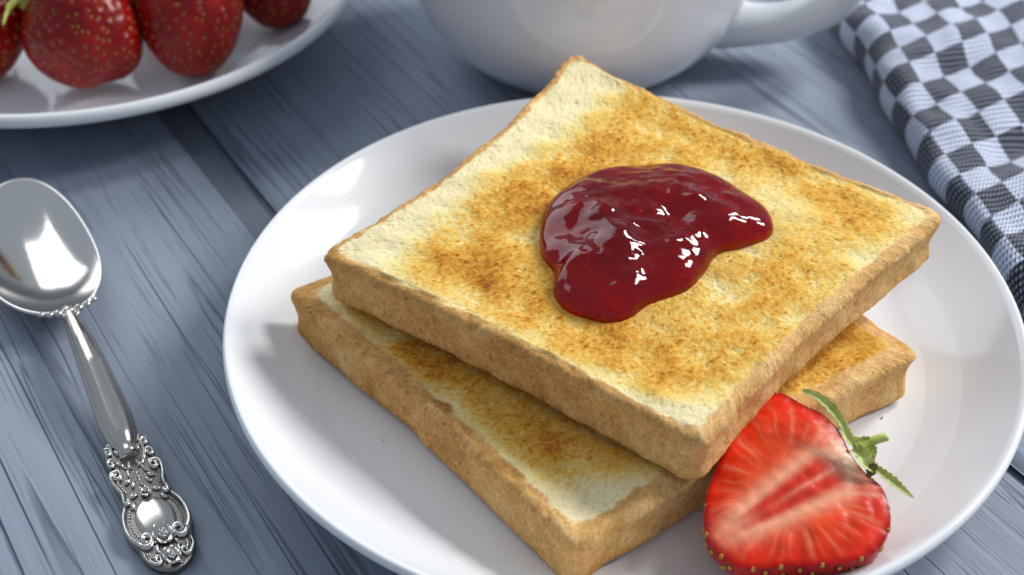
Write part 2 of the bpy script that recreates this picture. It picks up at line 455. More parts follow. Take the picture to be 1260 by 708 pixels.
    tone = np.clip(0.52 + 0.035 * fine + 0.04 * pore + 0.04 * pore2 + 0.04 * mid + 0.06 * big - 0.3 * sst(1.5, 2.5, pore2) - 0.06 * pit - 0.05 * np.exp(-((R[:, 1][:, None] - 0.0012) / 0.0012) ** 2) * (R[:, 2][:, None] >= 1) - 0.18 * sst(0.7, 1.0, R[:, 1][:, None] / th) + side_light_tone(AB), 0, 1)
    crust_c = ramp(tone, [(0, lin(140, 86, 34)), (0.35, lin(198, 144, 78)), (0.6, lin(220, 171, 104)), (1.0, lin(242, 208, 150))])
    cw = crust[..., None]
    C = crumb_c * (1 - cw) + crust_c * cw
    Pl = (P - org).reshape(-1, 3); C = C.reshape(-1, 3)
    F = outward(Pl.astype(float), grid(nr, ns)).reshape(nr - 1, ns, 4)
    split = nq - max(2, int(nq * (crust_w * 0.9 / half)))
    def sub(name, f, m):
        f = f.reshape(-1, 4); u, inv = np.unique(f, return_inverse=True)
        return mesh(name, Pl[u], inv.reshape(-1, 4), m, o, True, {'albedo': C[u]}, orient=False)
    sub('crumb', F[:split], M_bread)
    sub('crust', F[split:], M_crust)
    return o

UP = [(-0.0795, -0.0028, 0.0410), (0.0121, -0.0710, 0.0405), (0.0857, 0.0106, 0.0440), (-0.0111, 0.0905, 0.0470)]
LO = [(-0.0905, 0.0035, 0.0240), (-0.0157, -0.0865, 0.0235), (0.0763, -0.0208, 0.0235), (0.0015, 0.0690, 0.0250)]
up_spots = [(-0.45, 0.78, 0.30, 0.16, 0.1, 0.42), (0.0, 0.80, 0.35, 0.16, 0, 0.45), (0.45, 0.83, 0.25, 0.12, 0, 0.40), (0.70, 0.72, 0.20, 0.16, 0, 0.55),
            (0.60, -0.68, 0.26, 0.20, 0, 0.50), (0.75, -0.40, 0.16, 0.30, 0, 0.38), (0.72, 0.06, 0.16, 0.35, 0, 0.34), (-0.50, -0.45, 0.22, 0.40, 0, 0.40),
            (-0.25, -0.70, 0.30, 0.18, 0, 0.36), (0.20, -0.74, 0.30, 0.16, 0, 0.40), (-0.45, 0.10, 0.22, 0.35, 0, 0.26), (0.05, -0.05, 1.0, 1.0, 0, 0.44),
            (-0.30, -0.72, 0.035, 0.03, 0, 0.42), (-0.25, -0.73, 0.02, 0.025, 0, 0.35), (-0.35, 0.45, 0.3, 0.2, 0, 0.18)]
up_pale = [(-0.95, 0.0, 0.24, 1.2, 0, 0.42), (0.0, -1.02, 1.2, 0.11, 0, 0.35), (0.92, -0.95, 0.2, 0.2, 0, 0.4), (0.48, 0.56, 0.16, 0.10, 0, 0.22), (-0.72, 0.42, 0.16, 0.4, 0, 0.18)]
build_toast('top slice of toast, golden browned face with red jam on it', UP, 0.0158, (0.030, 0.045, 0.060, 0.105), up_spots, up_pale, 1, 1640, 205, 0.0036,
            lambda ab: 0.16 * sst(0.3, 0.95, ab[..., 0]) - 0.05 * sst(0.5, 1.0, -ab[..., 1]))  # front-right crust lightened, front-left darkened: side light put into the colour
lo_spots = [(0.0, -0.70, 0.75, 0.22, 0, 0.20), (0.45, -0.72, 0.25, 0.14, 0, 0.18), (-0.2, -0.80, 0.3, 0.09, 0, 0.25), (0.75, 0.55, 0.20, 0.35, 0, 0.60), (0.80, 0.80, 0.12, 0.15, 0, 0.20), (0, -0.1, 1.1, 1.0, 0, 0.44)]
lo_pale = [(0.0, -0.97, 1.3, 0.10, 0, 0.40), (0.93, -0.8, 0.12, 0.3, 0, 0.45), (-0.95, -0.3, 0.14, 1, 0, 0.3), (0.95, 0.3, 0.06, 0.4, 0, 0.25)]
build_toast('bottom slice of toast, mostly covered by the jam slice', LO, 0.0162, (0.035, 0.045, 0.03, 0.03), lo_spots, lo_pale, 4, 1400, 150, 0.0062,
            lambda ab: 0.14 * sst(0.3, 0.95, ab[..., 0]) - 0.04 * sst(0.5, 1.0, -ab[..., 1]))  # same side light painted into this slice's crust colour

# ------------------------------------------------------------------ jam
def build_jam():
    ab = np.array([(-0.309, -0.273), (-0.374, -0.115), (-0.376, 0.066), (-0.32, 0.24), (-0.20, 0.39), (-0.06, 0.50), (0.09, 0.54), (0.24, 0.52), (0.394, 0.486), (0.483, 0.409), (0.51, 0.32), (0.459, 0.184), (0.405, 0.074), (0.429, -0.073), (0.437, -0.231), (0.368, -0.409), (0.352, -0.541), (0.303, -0.623), (0.199, -0.653), (0.095, -0.654), (0.004, -0.601), (-0.075, -0.495), (-0.185, -0.43)])
    ab = ab[::-1] * 0.985                         # counter-clockwise
    out = closed_spline(ab, 260)
    c = np.array([0.06, -0.03])
    nq = 70
    q = np.linspace(0.004, 1, nq) ** 0.8
    AB = c + (out - c)[None] * q[:, None, None]
    Q = np.array(UP); P = bil(Q, AB)
    X = AB[..., 0] * 0.057 + 0.1; Y = AB[..., 1] * 0.057 + 0.1
    l1 = samp(noise2(TN, TD, 0.011, 0.040, 40), TD, X, Y); l2 = samp(noise2(TN, TD, 0.0032, 0.009, 41), TD, X, Y)
    l3 = samp(noise2(TN, TD, 0.0014, 0.004, 43), TD, X, Y)
    qq = q[:, None]
    dome = np.sqrt(np.clip(1 - qq ** 2.8, 0, 1))
    h = dome * (0.0078 + 0.0010 * l1 * (1 - 0.6 * qq ** 3) + (0.00016 * l2 + 0.000014 * l3) * (1 - qq ** 6))
    h += 0.0022 * np.exp(-(((AB[..., 0] - 0.18) / 0.16) ** 2 + ((AB[..., 1] - 0.22) / 0.14) ** 2)) * dome
    h += 0.0022 * np.exp(-(((AB[..., 0] - 0.10) / 0.16) ** 2 + ((AB[..., 1] + 0.28) / 0.16) ** 2)) * dome
    h -= 0.0022 * np.exp(-(((AB[..., 0] - 0.22) / 0.07) ** 2 + ((AB[..., 1] - 0.0) / 0.3) ** 2)) * dome
    P[..., 2] += h - 0.0006
    Bt = bil(Q, c + (out - c)[None] * np.linspace(0.985, 0.02, 8)[:, None, None]); Bt[..., 2] -= 0.0014
    V = np.concatenate([P.reshape(-1, 3), Bt.reshape(-1, 3)])
    m = mat('red jam', (0.98, 0.62, 0.60), 0.05, Transmission_Weight=0.94, IOR=1.40, Subsurface_Weight=1.0, Subsurface_Scale=0.004, Subsurface_Radius=(1.0, 0.06, 0.06))
    nt = m.node_tree; b = nt.nodes['Principled BSDF']; b.inputs['Base Color'].default_value = (0.56, 0.012, 0.02, 1)
    va = nd(m, 'ShaderNodeVolumeAbsorption', Density=300.0); va.inputs['Color'].default_value = (0.93, 0.02, 0.05, 1)
    vsn = nd(m, 'ShaderNodeVolumeScatter', Density=16.0); vsn.inputs['Color'].default_value = (0.95, 0.06, 0.05, 1)
    ad = nd(m, 'ShaderNodeAddShader')
    nt.links.new(va.outputs[0], ad.inputs[0]); nt.links.new(vsn.outputs[0], ad.inputs[1])
    nt.links.new(ad.outputs[0], nt.nodes['Material Output'].inputs['Volume'])
    bump(m, 160, 0.0002, 0.06, 1)
    org = V.mean(0); org[2] = V[:, 2].min()
    o = mesh('jam_dollop', V - org, grid(nq + 8, 260), m); o.location = org
    tag(o, 'glossy dark red strawberry jam spooned on the top toast slice', 'jam')
build_jam()

# ------------------------------------------------------------------ cup
def build_cup():
    o = thing('cup', 'wide white glazed coffee cup standing behind the toast plate', 'cup', (-0.005, 0.171, 0))
    prof_o = [(0.0, 0.002), (0.028, 0.0015), (0.0325, 0.0), (0.0355, 0.0008), (0.0385, 0.0032)]
    body = spline([(0.0385, 0.0032), (0.0455, 0.0085), (0.0525, 0.016), (0.0578, 0.026), (0.0612, 0.039), (0.0632, 0.055), (0.0645, 0.073)], 40)
    prof = prof_o + [tuple(p) for p in body[1:]] + [(0.0648, 0.0750), (0.0638, 0.0762), (0.0625, 0.0750)]
    inn = body[::-1] - np.array([0.0032, 0.0]); inn[:, 1] = 0.0045 + (inn[:, 1] - 0.0032) * 0.97
    prof += [tuple(p) for p in inn[1:]] + [(0.02, 0.0062), (0.0, 0.006)]
    V, F = lathe(prof, 160)
    mesh('bowl', V, F[:, ::-1], M_cup, o)
    P = spline([(0.0470, -0.004, 0.0155), (0.0600, -0.006, 0.0145), (0.0740, -0.0075, 0.0165), (0.0890, -0.009, 0.0245), (0.0955, -0.010, 0.0390), (0.0935, -0.0095, 0.0530), (0.0830, -0.008, 0.0620), (0.0700, -0.0065, 0.0650), (0.0600, -0.005, 0.0640)], 60)
    u = np.linspace(0, 1, 60)
    r = 0.0074 + 0.0032 * np.exp(-((u - 0) / 0.11) ** 2) + 0.0016 * np.exp(-((u - 1) / 0.08) ** 2)
    T = np.gradient(P, axis=0); T /= np.linalg.norm(T, axis=1)[:, None]
    Yv = np.array([0.11, 0.994, 0]); X = np.cross(T, Yv); X /= np.linalg.norm(X, axis=1)[:, None]
    t = np.linspace(0, 2 * np.pi, 28, endpoint=False)
    V = P[:, None] + (r * 0.95)[:, None, None] * np.cos(t)[None, :, None] * X[:, None] + (r * 1.1)[:, None, None] * np.sin(t)[None, :, None] * Yv
    mesh('handle', V, grid(60, 28, flip=True), M_cup, o)
build_cup()

# ------------------------------------------------------------------ strawberries
M_skin = mat('strawberry skin', (0.55, 0.02, 0.02), 0.30, attr='albedo', Subsurface_Weight=0.1, Subsurface_Scale=0.002, Subsurface_Radius=(1, 0.15, 0.08), Coat_Weight=0.08, Coat_Roughness=0.12, Specular_IOR_Level=0.3)
M_seed = mat('strawberry seed', lin(178, 134, 44), 0.45)
M_leaf = mat('sepal green', lin(104, 128, 48), 0.5, Subsurface_Weight=0.15, Subsurface_Scale=0.001)
nzl = bump(M_leaf, 500, 0.0003, 0.6, 3)
cr = nd(M_leaf, 'ShaderNodeValToRGB'); cr.color_ramp.elements[0].position = 0.3; cr.color_ramp.elements[1].position = 0.75
cr.color_ramp.elements[0].color = (*lin(160, 178, 62), 1); cr.color_ramp.elements[1].color = (*lin(226, 230, 140), 1)
M_leaf.node_tree.links.new(nzl.outputs['Fac'], cr.inputs[0]); M_leaf.node_tree.links.new(cr.outputs[0], M_leaf.node_tree.nodes['Principled BSDF'].inputs['Base Color'])
nzl.inputs['Scale'].default_value = 260

def strip(path, w, th=0.0005, up=(0, 0, 1), n=24, ns=8, curl=0.5):
    P = spline(path, n); u = np.linspace(0, len(w) - 1, n); r = np.interp(u, np.arange(len(w)), w) * (1 + 0.16 * np.sin(np.arange(n) * 1.9 + P[0, 0] * 900))
    V, F = tube(P, r, ns, 1.0, up)
    # flatten to sheet thickness
    V = V.reshape(-1, ns, 3); C = V.mean(1, keepdims=True)
    T = np.gradient(C[:, 0], axis=0); T[0] = T[1]; T[-1] = T[-2]; T /= np.linalg.norm(T, axis=1)[:, None] + 1e-12
    X = np.cross(T, np.broadcast_to(np.asarray(up, float), T.shape)); X /= np.linalg.norm(X, axis=1)[:, None] + 1e-9
    Y = np.cross(X, T); d = V - C
    yv = (d * Y[:, None]).sum(-1, keepdims=True)
    k = np.minimum(1.0, th / (np.abs(yv).max(1, keepdims=True) + 1e-9))
    V = V - yv * Y[:, None] * (1 - k)
    xv = (V - C) @ np.ones(3) * 0 + ((V - C) * X[:, None]).sum(-1)
    V = V + Y[:, None] * (curl * xv ** 2 / (np.abs(xv).max(1, keepdims=True) + 1e-6))[..., None]
    return V.reshape(-1, 3), F

def build_berry(label, loc, axis, length, width, seed, indent=0.0, spin=0.0, leaves=7):
    """whole fruit; axis points from the stem to the tip"""
    g = np.random.default_rng(seed)
    o = thing('strawberry', label, 'strawberry', loc, group='whole strawberries on the plate')
    nu, nv = 220, 150
    a = np.linspace(0.0, np.pi, nv)                  # 0 = tip, pi = stem end
    b = np.linspace(0, 2 * np.pi, nu, endpoint=False)
    zt = -np.cos(a)                                   # -1 tip, 1 stem
    prof = np.sin(a) ** 0.74 * (0.84 + 0.16 * sst(-1, 0.35, zt) ) * (1 - 0.10 * sst(0.4, 1, zt))
    zz = np.where(zt > 0.8, 0.8 + (zt - 0.8) * 0.3, zt) * length / 2
    lump = 1 + 0.055 * np.cos(2 * b + g.uniform(0, 6))[None] * np.sin(a)[:, None] + 0.045 * np.cos(3 * b + g.uniform(0, 6))[None] * np.sin(a)[:, None]
    V = np.stack([prof[:, None] * np.cos(b) * width / 2 * lump, prof[:, None] * np.sin(b) * width / 2 * lump, np.broadcast_to(zz[:, None], (nv, nu))], -1)
    if indent: V[..., 2] += indent * np.exp(-(((V[..., 0] - 0.003) / 0.006) ** 2 + (V[..., 1] / 0.02) ** 2)) * (V[..., 2] < 0)
    V = V.reshape(-1, 3)
    # seeds by golden angle over the surface
    ns_ = 300; k = np.arange(ns_) + 0.5; ta = np.arccos(1 - 2 * k / ns_); tb = (k * 2.39996 + spin + g.normal(0, 0.09, ns_) / np.maximum(np.sin(ta), 0.2)) % (2 * np.pi); ta = np.clip(ta + g.normal(0, 0.035, ns_), 0.02, 3.12)
    ii = np.clip((ta / np.pi * (nv - 1)).round().astype(int), 2, nv - 3); jj = (tb / (2 * np.pi) * nu).astype(int) % nu
    Sd = V[ii * nu + jj]
    ok = Sd[:, 2] < length * 0.40; Sd = Sd[ok]; ii = ii[ok]; jj = jj[ok]
    Vg = V.reshape(nv, nu, 3)
    Nn = np.cross(np.roll(Vg, -1, 1) - np.roll(Vg, 1, 1), np.gradient(Vg, axis=0)); Nn /= np.linalg.norm(Nn, axis=-1, keepdims=True) + 1e-12
    if (Nn * Vg).sum() < 0: Nn = -Nn
    Nf = Nn.reshape(-1, 3)
    d2 = np.full(len(V), 1e9)
    for s in Sd: d2 = np.minimum(d2, ((V - s) ** 2).sum(1))
    d = np.sqrt(d2)
    dim = np.exp(-(d / 0.00100) ** 2)
    Vd = V - Nf * (0.00062 * dim)[:, None]
    n3 = np.sin(V[:, 0] * 300 + seed) * np.sin(V[:, 1] * 260 + 2 * seed) * np.sin(V[:, 2] * 240 + 1)
    tone = 0.5 + 0.25 * n3 + 0.5 * (V[:, 2] > length * 0.36) * 0.6
    C = ramp(tone, [(0, lin(98, 3, 6)), (0.5, lin(134, 6, 8)), (1.0, lin(174, 32, 16))])
    C = C * (1 - 0.35 * dim[:, None]) + np.array(lin(150, 60, 20)) * 0.25 * dim[:, None]
    # orientation
    ax = Vector(axis).normalized(); Rm = ax.to_track_quat('-Z', 'Y').to_matrix(); Rm = np.array(Rm)
    bd = mesh('flesh', Vd @ Rm.T, grid(nv, nu), M_skin, o, True, {'albedo': C})
    parts = []
    for s, n_ in zip(Sd, Nn[ii, jj]):
        zax = n_; down = np.array([0, 0, -1.0]); yax = down - zax * (down @ zax); yax /= np.linalg.norm(yax) + 1e-9; xax = np.cross(yax, zax)
        parts.append(blob(s - n_ * 0.00045, 0.00034, 0.00054, 0.00028, 7, 5, np.stack([xax, yax, zax], 1)))
    V2, F2 = join(parts)
    sd = mesh('seeds', V2 @ Rm.T, F2, M_seed, o); sd['kind'] = 'stuff'
    ztop = zz[-1]
    for k in range(leaves):
        an = k * 2 * np.pi / leaves + g.uniform(-0.25, 0.25); L = width * g.uniform(0.40, 0.58); lift = g.uniform(-0.2, 0.35)
        dr = np.array([math.cos(an), math.sin(an), 0])
        p = [dr * 0.001 + [0, 0, ztop + 0.0004], dr * L * 0.4 + [0, 0, ztop + 0.002], dr * L * 0.8 + [0, 0, ztop + 0.001 + lift * 0.004], dr * L * 1.1 + [0, 0, ztop - 0.002 + lift * 0.012]]
        v, f = strip(p, [0.0016, 0.0036, 0.0030, 0.0002], 0.0004)
        mesh('sepal', v @ Rm.T, f, M_leaf, o)
    v, f = tube(spline([(0, 0, ztop), (0.001, 0, ztop + 0.006), (0.003, 0.001, ztop + 0.012)], 10), 0.0011, 8)
    mesh('stalk', v @ Rm.T, f, M_leaf, o)
    return o
build_berry('large whole strawberry with leaves showing at its upper left, near the plate rim', (-0.1735, 0.1370, 0.0270), (0.55, -0.45, -0.50), 0.041, 0.0385, 2, indent=0.003)
build_berry('whole strawberry right of the large leafy one, pointed low, dark gap between', (-0.1400, 0.1495, 0.0270), (0.05, -0.52, -0.60), 0.043, 0.037, 5, spin=1.0)
build_berry('whole strawberry at the right end of the row, cut off by the picture top', (-0.1170, 0.1800, 0.0270), (0.2, -0.3, -0.55), 0.040, 0.033, 8, spin=2.0)
build_berry('whole strawberry at the left picture edge, only a sliver showing', (-0.2140, 0.1450, 0.0260), (0.1, -0.5, -0.5), 0.042, 0.036, 11, spin=3.0)
build_berry('whole strawberry at the back of the berry plate above the row', (-0.1560, 0.1860, 0.0270), (-0.2, 0.4, -0.5), 0.042, 0.038, 14, spin=4.0)

build_berry('whole strawberry added on top of the heap to shade the berry plate', (-0.1590, 0.1690, 0.0540), (0.7, 0.3, -0.35), 0.040, 0.036, 21, spin=0.5)  # added to block window light falling between the front berries

def build_half():
    n = np.array([-.05, -.17, .98]); n /= np.linalg.norm(n)
    ex = np.array([1, 0, 0.]); ex -= n * (ex @ n); ex /= np.linalg.norm(ex); ey = np.cross(n, ex)
    C0 = np.array([0.0345, -0.0676, 0.0260])
    B3 = np.stack([ex, ey, n], 1)
    o = thing('halved_strawberry', 'halved strawberry lying cut face up on the plate beside the toast', 'strawberry', tuple(C0))
    poly = np.array([(-5.3, 24.0), (-2.2, 24.5), (0.9, 24.4), (5.1, 21.3), (10.0, 17.8), (12.8, 13.3), (14.6, 7.0), (17.1, 2.2), (20.1, -1.7), (20.8, -7.7), (19.6, -12.5), (15.7, -17.4), (9.2, -19.6), (2.4, -20.0), (-2.4, -20.0), (-8.0, -20.4), (-13.7, -20.3), (-17.4, -17.7), (-20.2, -13.8), (-20.7, -9.5), (-20.2, -5.2), (-19.2, -1.2), (-16.1, 5.9), (-12.3, 13.2), (-8.7, 19.9)])[::-1] * np.array([0.001, 0.00105])
    ns = 360; out = closed_spline(poly, ns)
    c = np.array([-0.001, -0.002])
    nq = 90; q = np.linspace(0.004, 1, nq)
    XY = c + (out - c)[None] * q[:, None, None]
    x, y = XY[..., 0], XY[..., 1]
    st = np.array([0.0149, 0.0062]); tip = np.array([-0.0186, -0.0146]); axv = tip - st; L = np.linalg.norm(axv); axv /= L; nv = np.array([-axv[1], axv[0]])
    s = ((XY - st) @ axv) / L; t = (XY - st) @ nv                      # along and across the core
    ft = samp(noise2((512, 512), (0.0002, 0.0002), 0.0005, 0.003, 60), (0.0002, 0.0002), x + 0.05, y + 0.05)
    fb = samp(noise2((512, 512), (0.0002, 0.0002), 0.003, 0.02, 61), (0.0002, 0.0002), x + 0.05, y + 0.05)
    wd = 0.0062 * sst(0.03, 0.20, s) * np.clip(1.05 - s, 0, 1) ** 0.8 + 1e-6                 # half width of the core
    core = sst(1.25, 0.5, np.abs(t) / wd) * (wd > 0.0003) * sst(0.98, 0.62, s)
    split = np.exp(-(t / 0.0007) ** 2) * sst(0.75, 0.3, s) * core
    halo = np.exp(-((np.maximum(np.abs(t) - wd, 0)) / 0.0031) ** 2) * sst(1.15, 0.75, s)
    ang = np.arctan2(t, (s - 0.45) * L)
    qq = np.broadcast_to(q[:, None], s.shape)
    jit = 0.9 * np.sin(ang * 3 + 1) + 0.25 * fb
    vein = np.clip(np.cos(ang * 17 + jit), 0, 1) ** 4 * sst(0.42, 0.68, qq) * (0.55 + 0.45 * np.sin(ang * 5 + 2.3)) * sst(1.02, 0.80, qq)
    vein += 0.5 * np.clip(np.cos(ang * 29 + 1.7 * jit + 1), 0, 1) ** 4 * sst(0.42, 0.68, qq) * sst(1.0, 0.7, qq)
    red = np.array(lin(222, 44, 14)); edge = np.array(lin(176, 8, 12)); pale = np.array(lin(255, 190, 152)); cored = np.array(lin(212, 44, 24))
    col = red * np.ones(s.shape + (1,)) * (1 + 0.10 * fb[..., None] + 0.015 * ft[..., None])
    def mix(c1, c2, w): return c1 * (1 - w[..., None]) + c2 * w[..., None]
    col = mix(col, np.array(lin(234, 92, 40)), 0.6 * sst(0.95, 0.35, qq))
    col = mix(col, pale, np.clip(0.80 * halo + 0.02 * ft * halo, 0, 1))
    col = mix(col, cored, core * 0.96)
    col = mix(col, np.array(lin(236, 150, 120)), 0.7 * split)
    col = mix(col, np.array(lin(242, 170, 130)), np.clip(0.40 * vein, 0, 1))
    col = mix(col, np.array(lin(240, 208, 176)), sst(0.22, 0.0, s) * np.exp(-(t / 0.0075) ** 2) * 0.9)
    col = mix(col, np.array(lin(216, 204, 150)), sst(0.06, -0.08, s) * np.exp(-(t / 0.006) ** 2) * 0.8)
    col = mix(col, edge, sst(0.90, 0.995, qq) * 0.9 * sst(0.0, 0.25, np.hypot(s, t / 0.012)))
    z = -0.0012 * qq ** 4 + 0.000012 * ft + 0.00012 * fb 
    V = np.stack([x, y, z], -1)
    m = mat('strawberry flesh', (0.6, 0.1, 0.05), 0.30, attr='albedo', Subsurface_Weight=0.35, Subsurface_Scale=0.0018, Subsurface_Radius=(1, 0.25, 0.15), Specular_IOR_Level=0.22)
    bump(m, 1100, 0.00003, 0.5, 2)
    mesh('cut_face', V.reshape(-1, 3) @ B3.T, grid(nq, ns), m, o, True, {'albedo': np.clip(col, 0, 1).reshape(-1, 3)}, orient=False)
    # rounded skin below the cut
    nd_ = 60; ph = np.linspace(0, np.pi / 2, nd_)
    sc = np.cos(ph) ** 0.8; dep = 0.0158 * np.sin(ph)
    bulge = 1 + 0.05 * np.sin(2 * ph)
    XY2 = c + (out - c)[None] * (sc * bulge)[:, None, None]
    V2 = np.concatenate([XY2, np.broadcast_to((-0.0012 - dep)[:, None, None], (nd_, ns, 1))], -1)
    g = np.random.default_rng(4)
    seeds = []
    for k, p_ in enumerate((1, 5, 10, 15, 21, 28, 35, 42)):
        cnt = int(17 * math.cos(ph[p_])) + 2
        for j in range(cnt):
            jj = int((j + 0.5 * (k % 2) + g.uniform(-0.2, 0.2)) / cnt * ns) % ns
            seeds.append((p_, jj))
    Ng = np.cross(np.gradient(V2, axis=0), np.roll(V2, -1, 1) - np.roll(V2, 1, 1)); Ng /= np.linalg.norm(Ng, axis=-1, keepdims=True) + 1e-12
    if (Ng * (V2 - np.array([0, 0, -0.004]))).sum() < 0: Ng = -Ng
    Vf = V2.reshape(-1, 3); d2 = np.full(len(Vf), 1e9)
    for (a, b) in seeds: d2 = np.minimum(d2, ((Vf - V2[a, b]) ** 2).sum(1))
    dim = np.exp(-(np.sqrt(d2) / 0.0013) ** 2)
    Vd = Vf - Ng.reshape(-1, 3) * (0.0006 * dim * (np.repeat(ph, ns) > 0.02))[:, None]
    Cs = np.broadcast_to(np.array(lin(170, 14, 18)), Vf.shape) * (1 - 0.3 * dim[:, None])
    mesh('skin', Vd @ B3.T, grid(nd_, ns), M_skin, o, True, {'albedo': Cs})
    parts = []
    for (a, b) in seeds:
        zax = Ng[a, b]; yax = np.cross(zax, [0, 0, 1.0]); yax = np.cross(yax, zax); yax /= np.linalg.norm(yax) + 1e-9; xax = np.cross(yax, zax)
        parts.append(blob(V2[a, b] - zax * 0.0002, 0.00055, 0.00085, 0.0005, 8, 6, np.stack([xax, yax, zax], 1)))
    Vs, Fs = join(parts)
    sd = mesh('seeds', Vs @ B3.T, Fs, M_seed, o); sd['kind'] = 'stuff'
    w = lambda P: [tuple(np.array(p) * 0.001 - C0) for p in P]
    upv = (-0.1, -0.6, 0.8)
    for pth, wd_ in (([(38.6, -48.6, 36.2), (41.6, -50.8, 36.4), (44.8, -53.4, 34.8), (47.0, -56.4, 32.8), (47.8, -58.8, 31.4), (49.3, -61.2, 31.0)], [0.0005, 0.0010, 0.0012, 0.0009, 0.0012, 0.0009]),
                     ([(49.0, -61.6, 30.6), (50.6, -63.4, 30.0), (51.0, -65.2, 29.6), (53.0, -66.2, 28.6)], [0.0013, 0.0017, 0.0015, 0.0011]),
                     ([(52.2, -65.4, 29.0), (54.6, -66.4, 27.6), (57.2, -67.6, 26.0), (60.0, -68.8, 24.0), (62.2, -69.6, 22.6)], [0.0007, 0.0010, 0.0011, 0.0007, 0.0002]),
                     ([(48.6, -58.6, 31.0), (50.6, -60.2, 30.6), (52.4, -62.6, 29.6), (53.2, -64.8, 28.4)], [0.0005, 0.0010, 0.0009, 0.0003]),
                     ([(49.6, -61.0, 31.6), (51.6, -60.6, 31.4), (53.2, -61.8, 30.0), (53.4, -63.6, 28.6)], [0.0008, 0.0013, 0.0010, 0.0002])):
        v, f = strip(w(pth), wd_, 0.00025, upv, 32, 12, 0.75)
        mesh('sepal', v, f, M_leaf, o)
    v, f = tube(spline(w([(49.2, -61.6, 30.4), (51.0, -60.9, 30.8), (53.6, -60.3, 31.6), (56.6, -60.0, 32.6)]), 16), np.linspace(0.0013, 0.0010, 16), 10)
    mesh('stalk', v, f, M_leaf, o)
    dark = mat('dried sepal', lin(96, 80, 30), 0.7)
    v, f = strip(w([(51.0, -64.2, 29.6), (52.2, -66.2, 28.6), (51.4, -67.8, 27.4)]), [0.0012, 0.0015, 0.0005], 0.0006, upv, 14, 8)
    mesh('sepal', v, f, dark, o)
build_half()

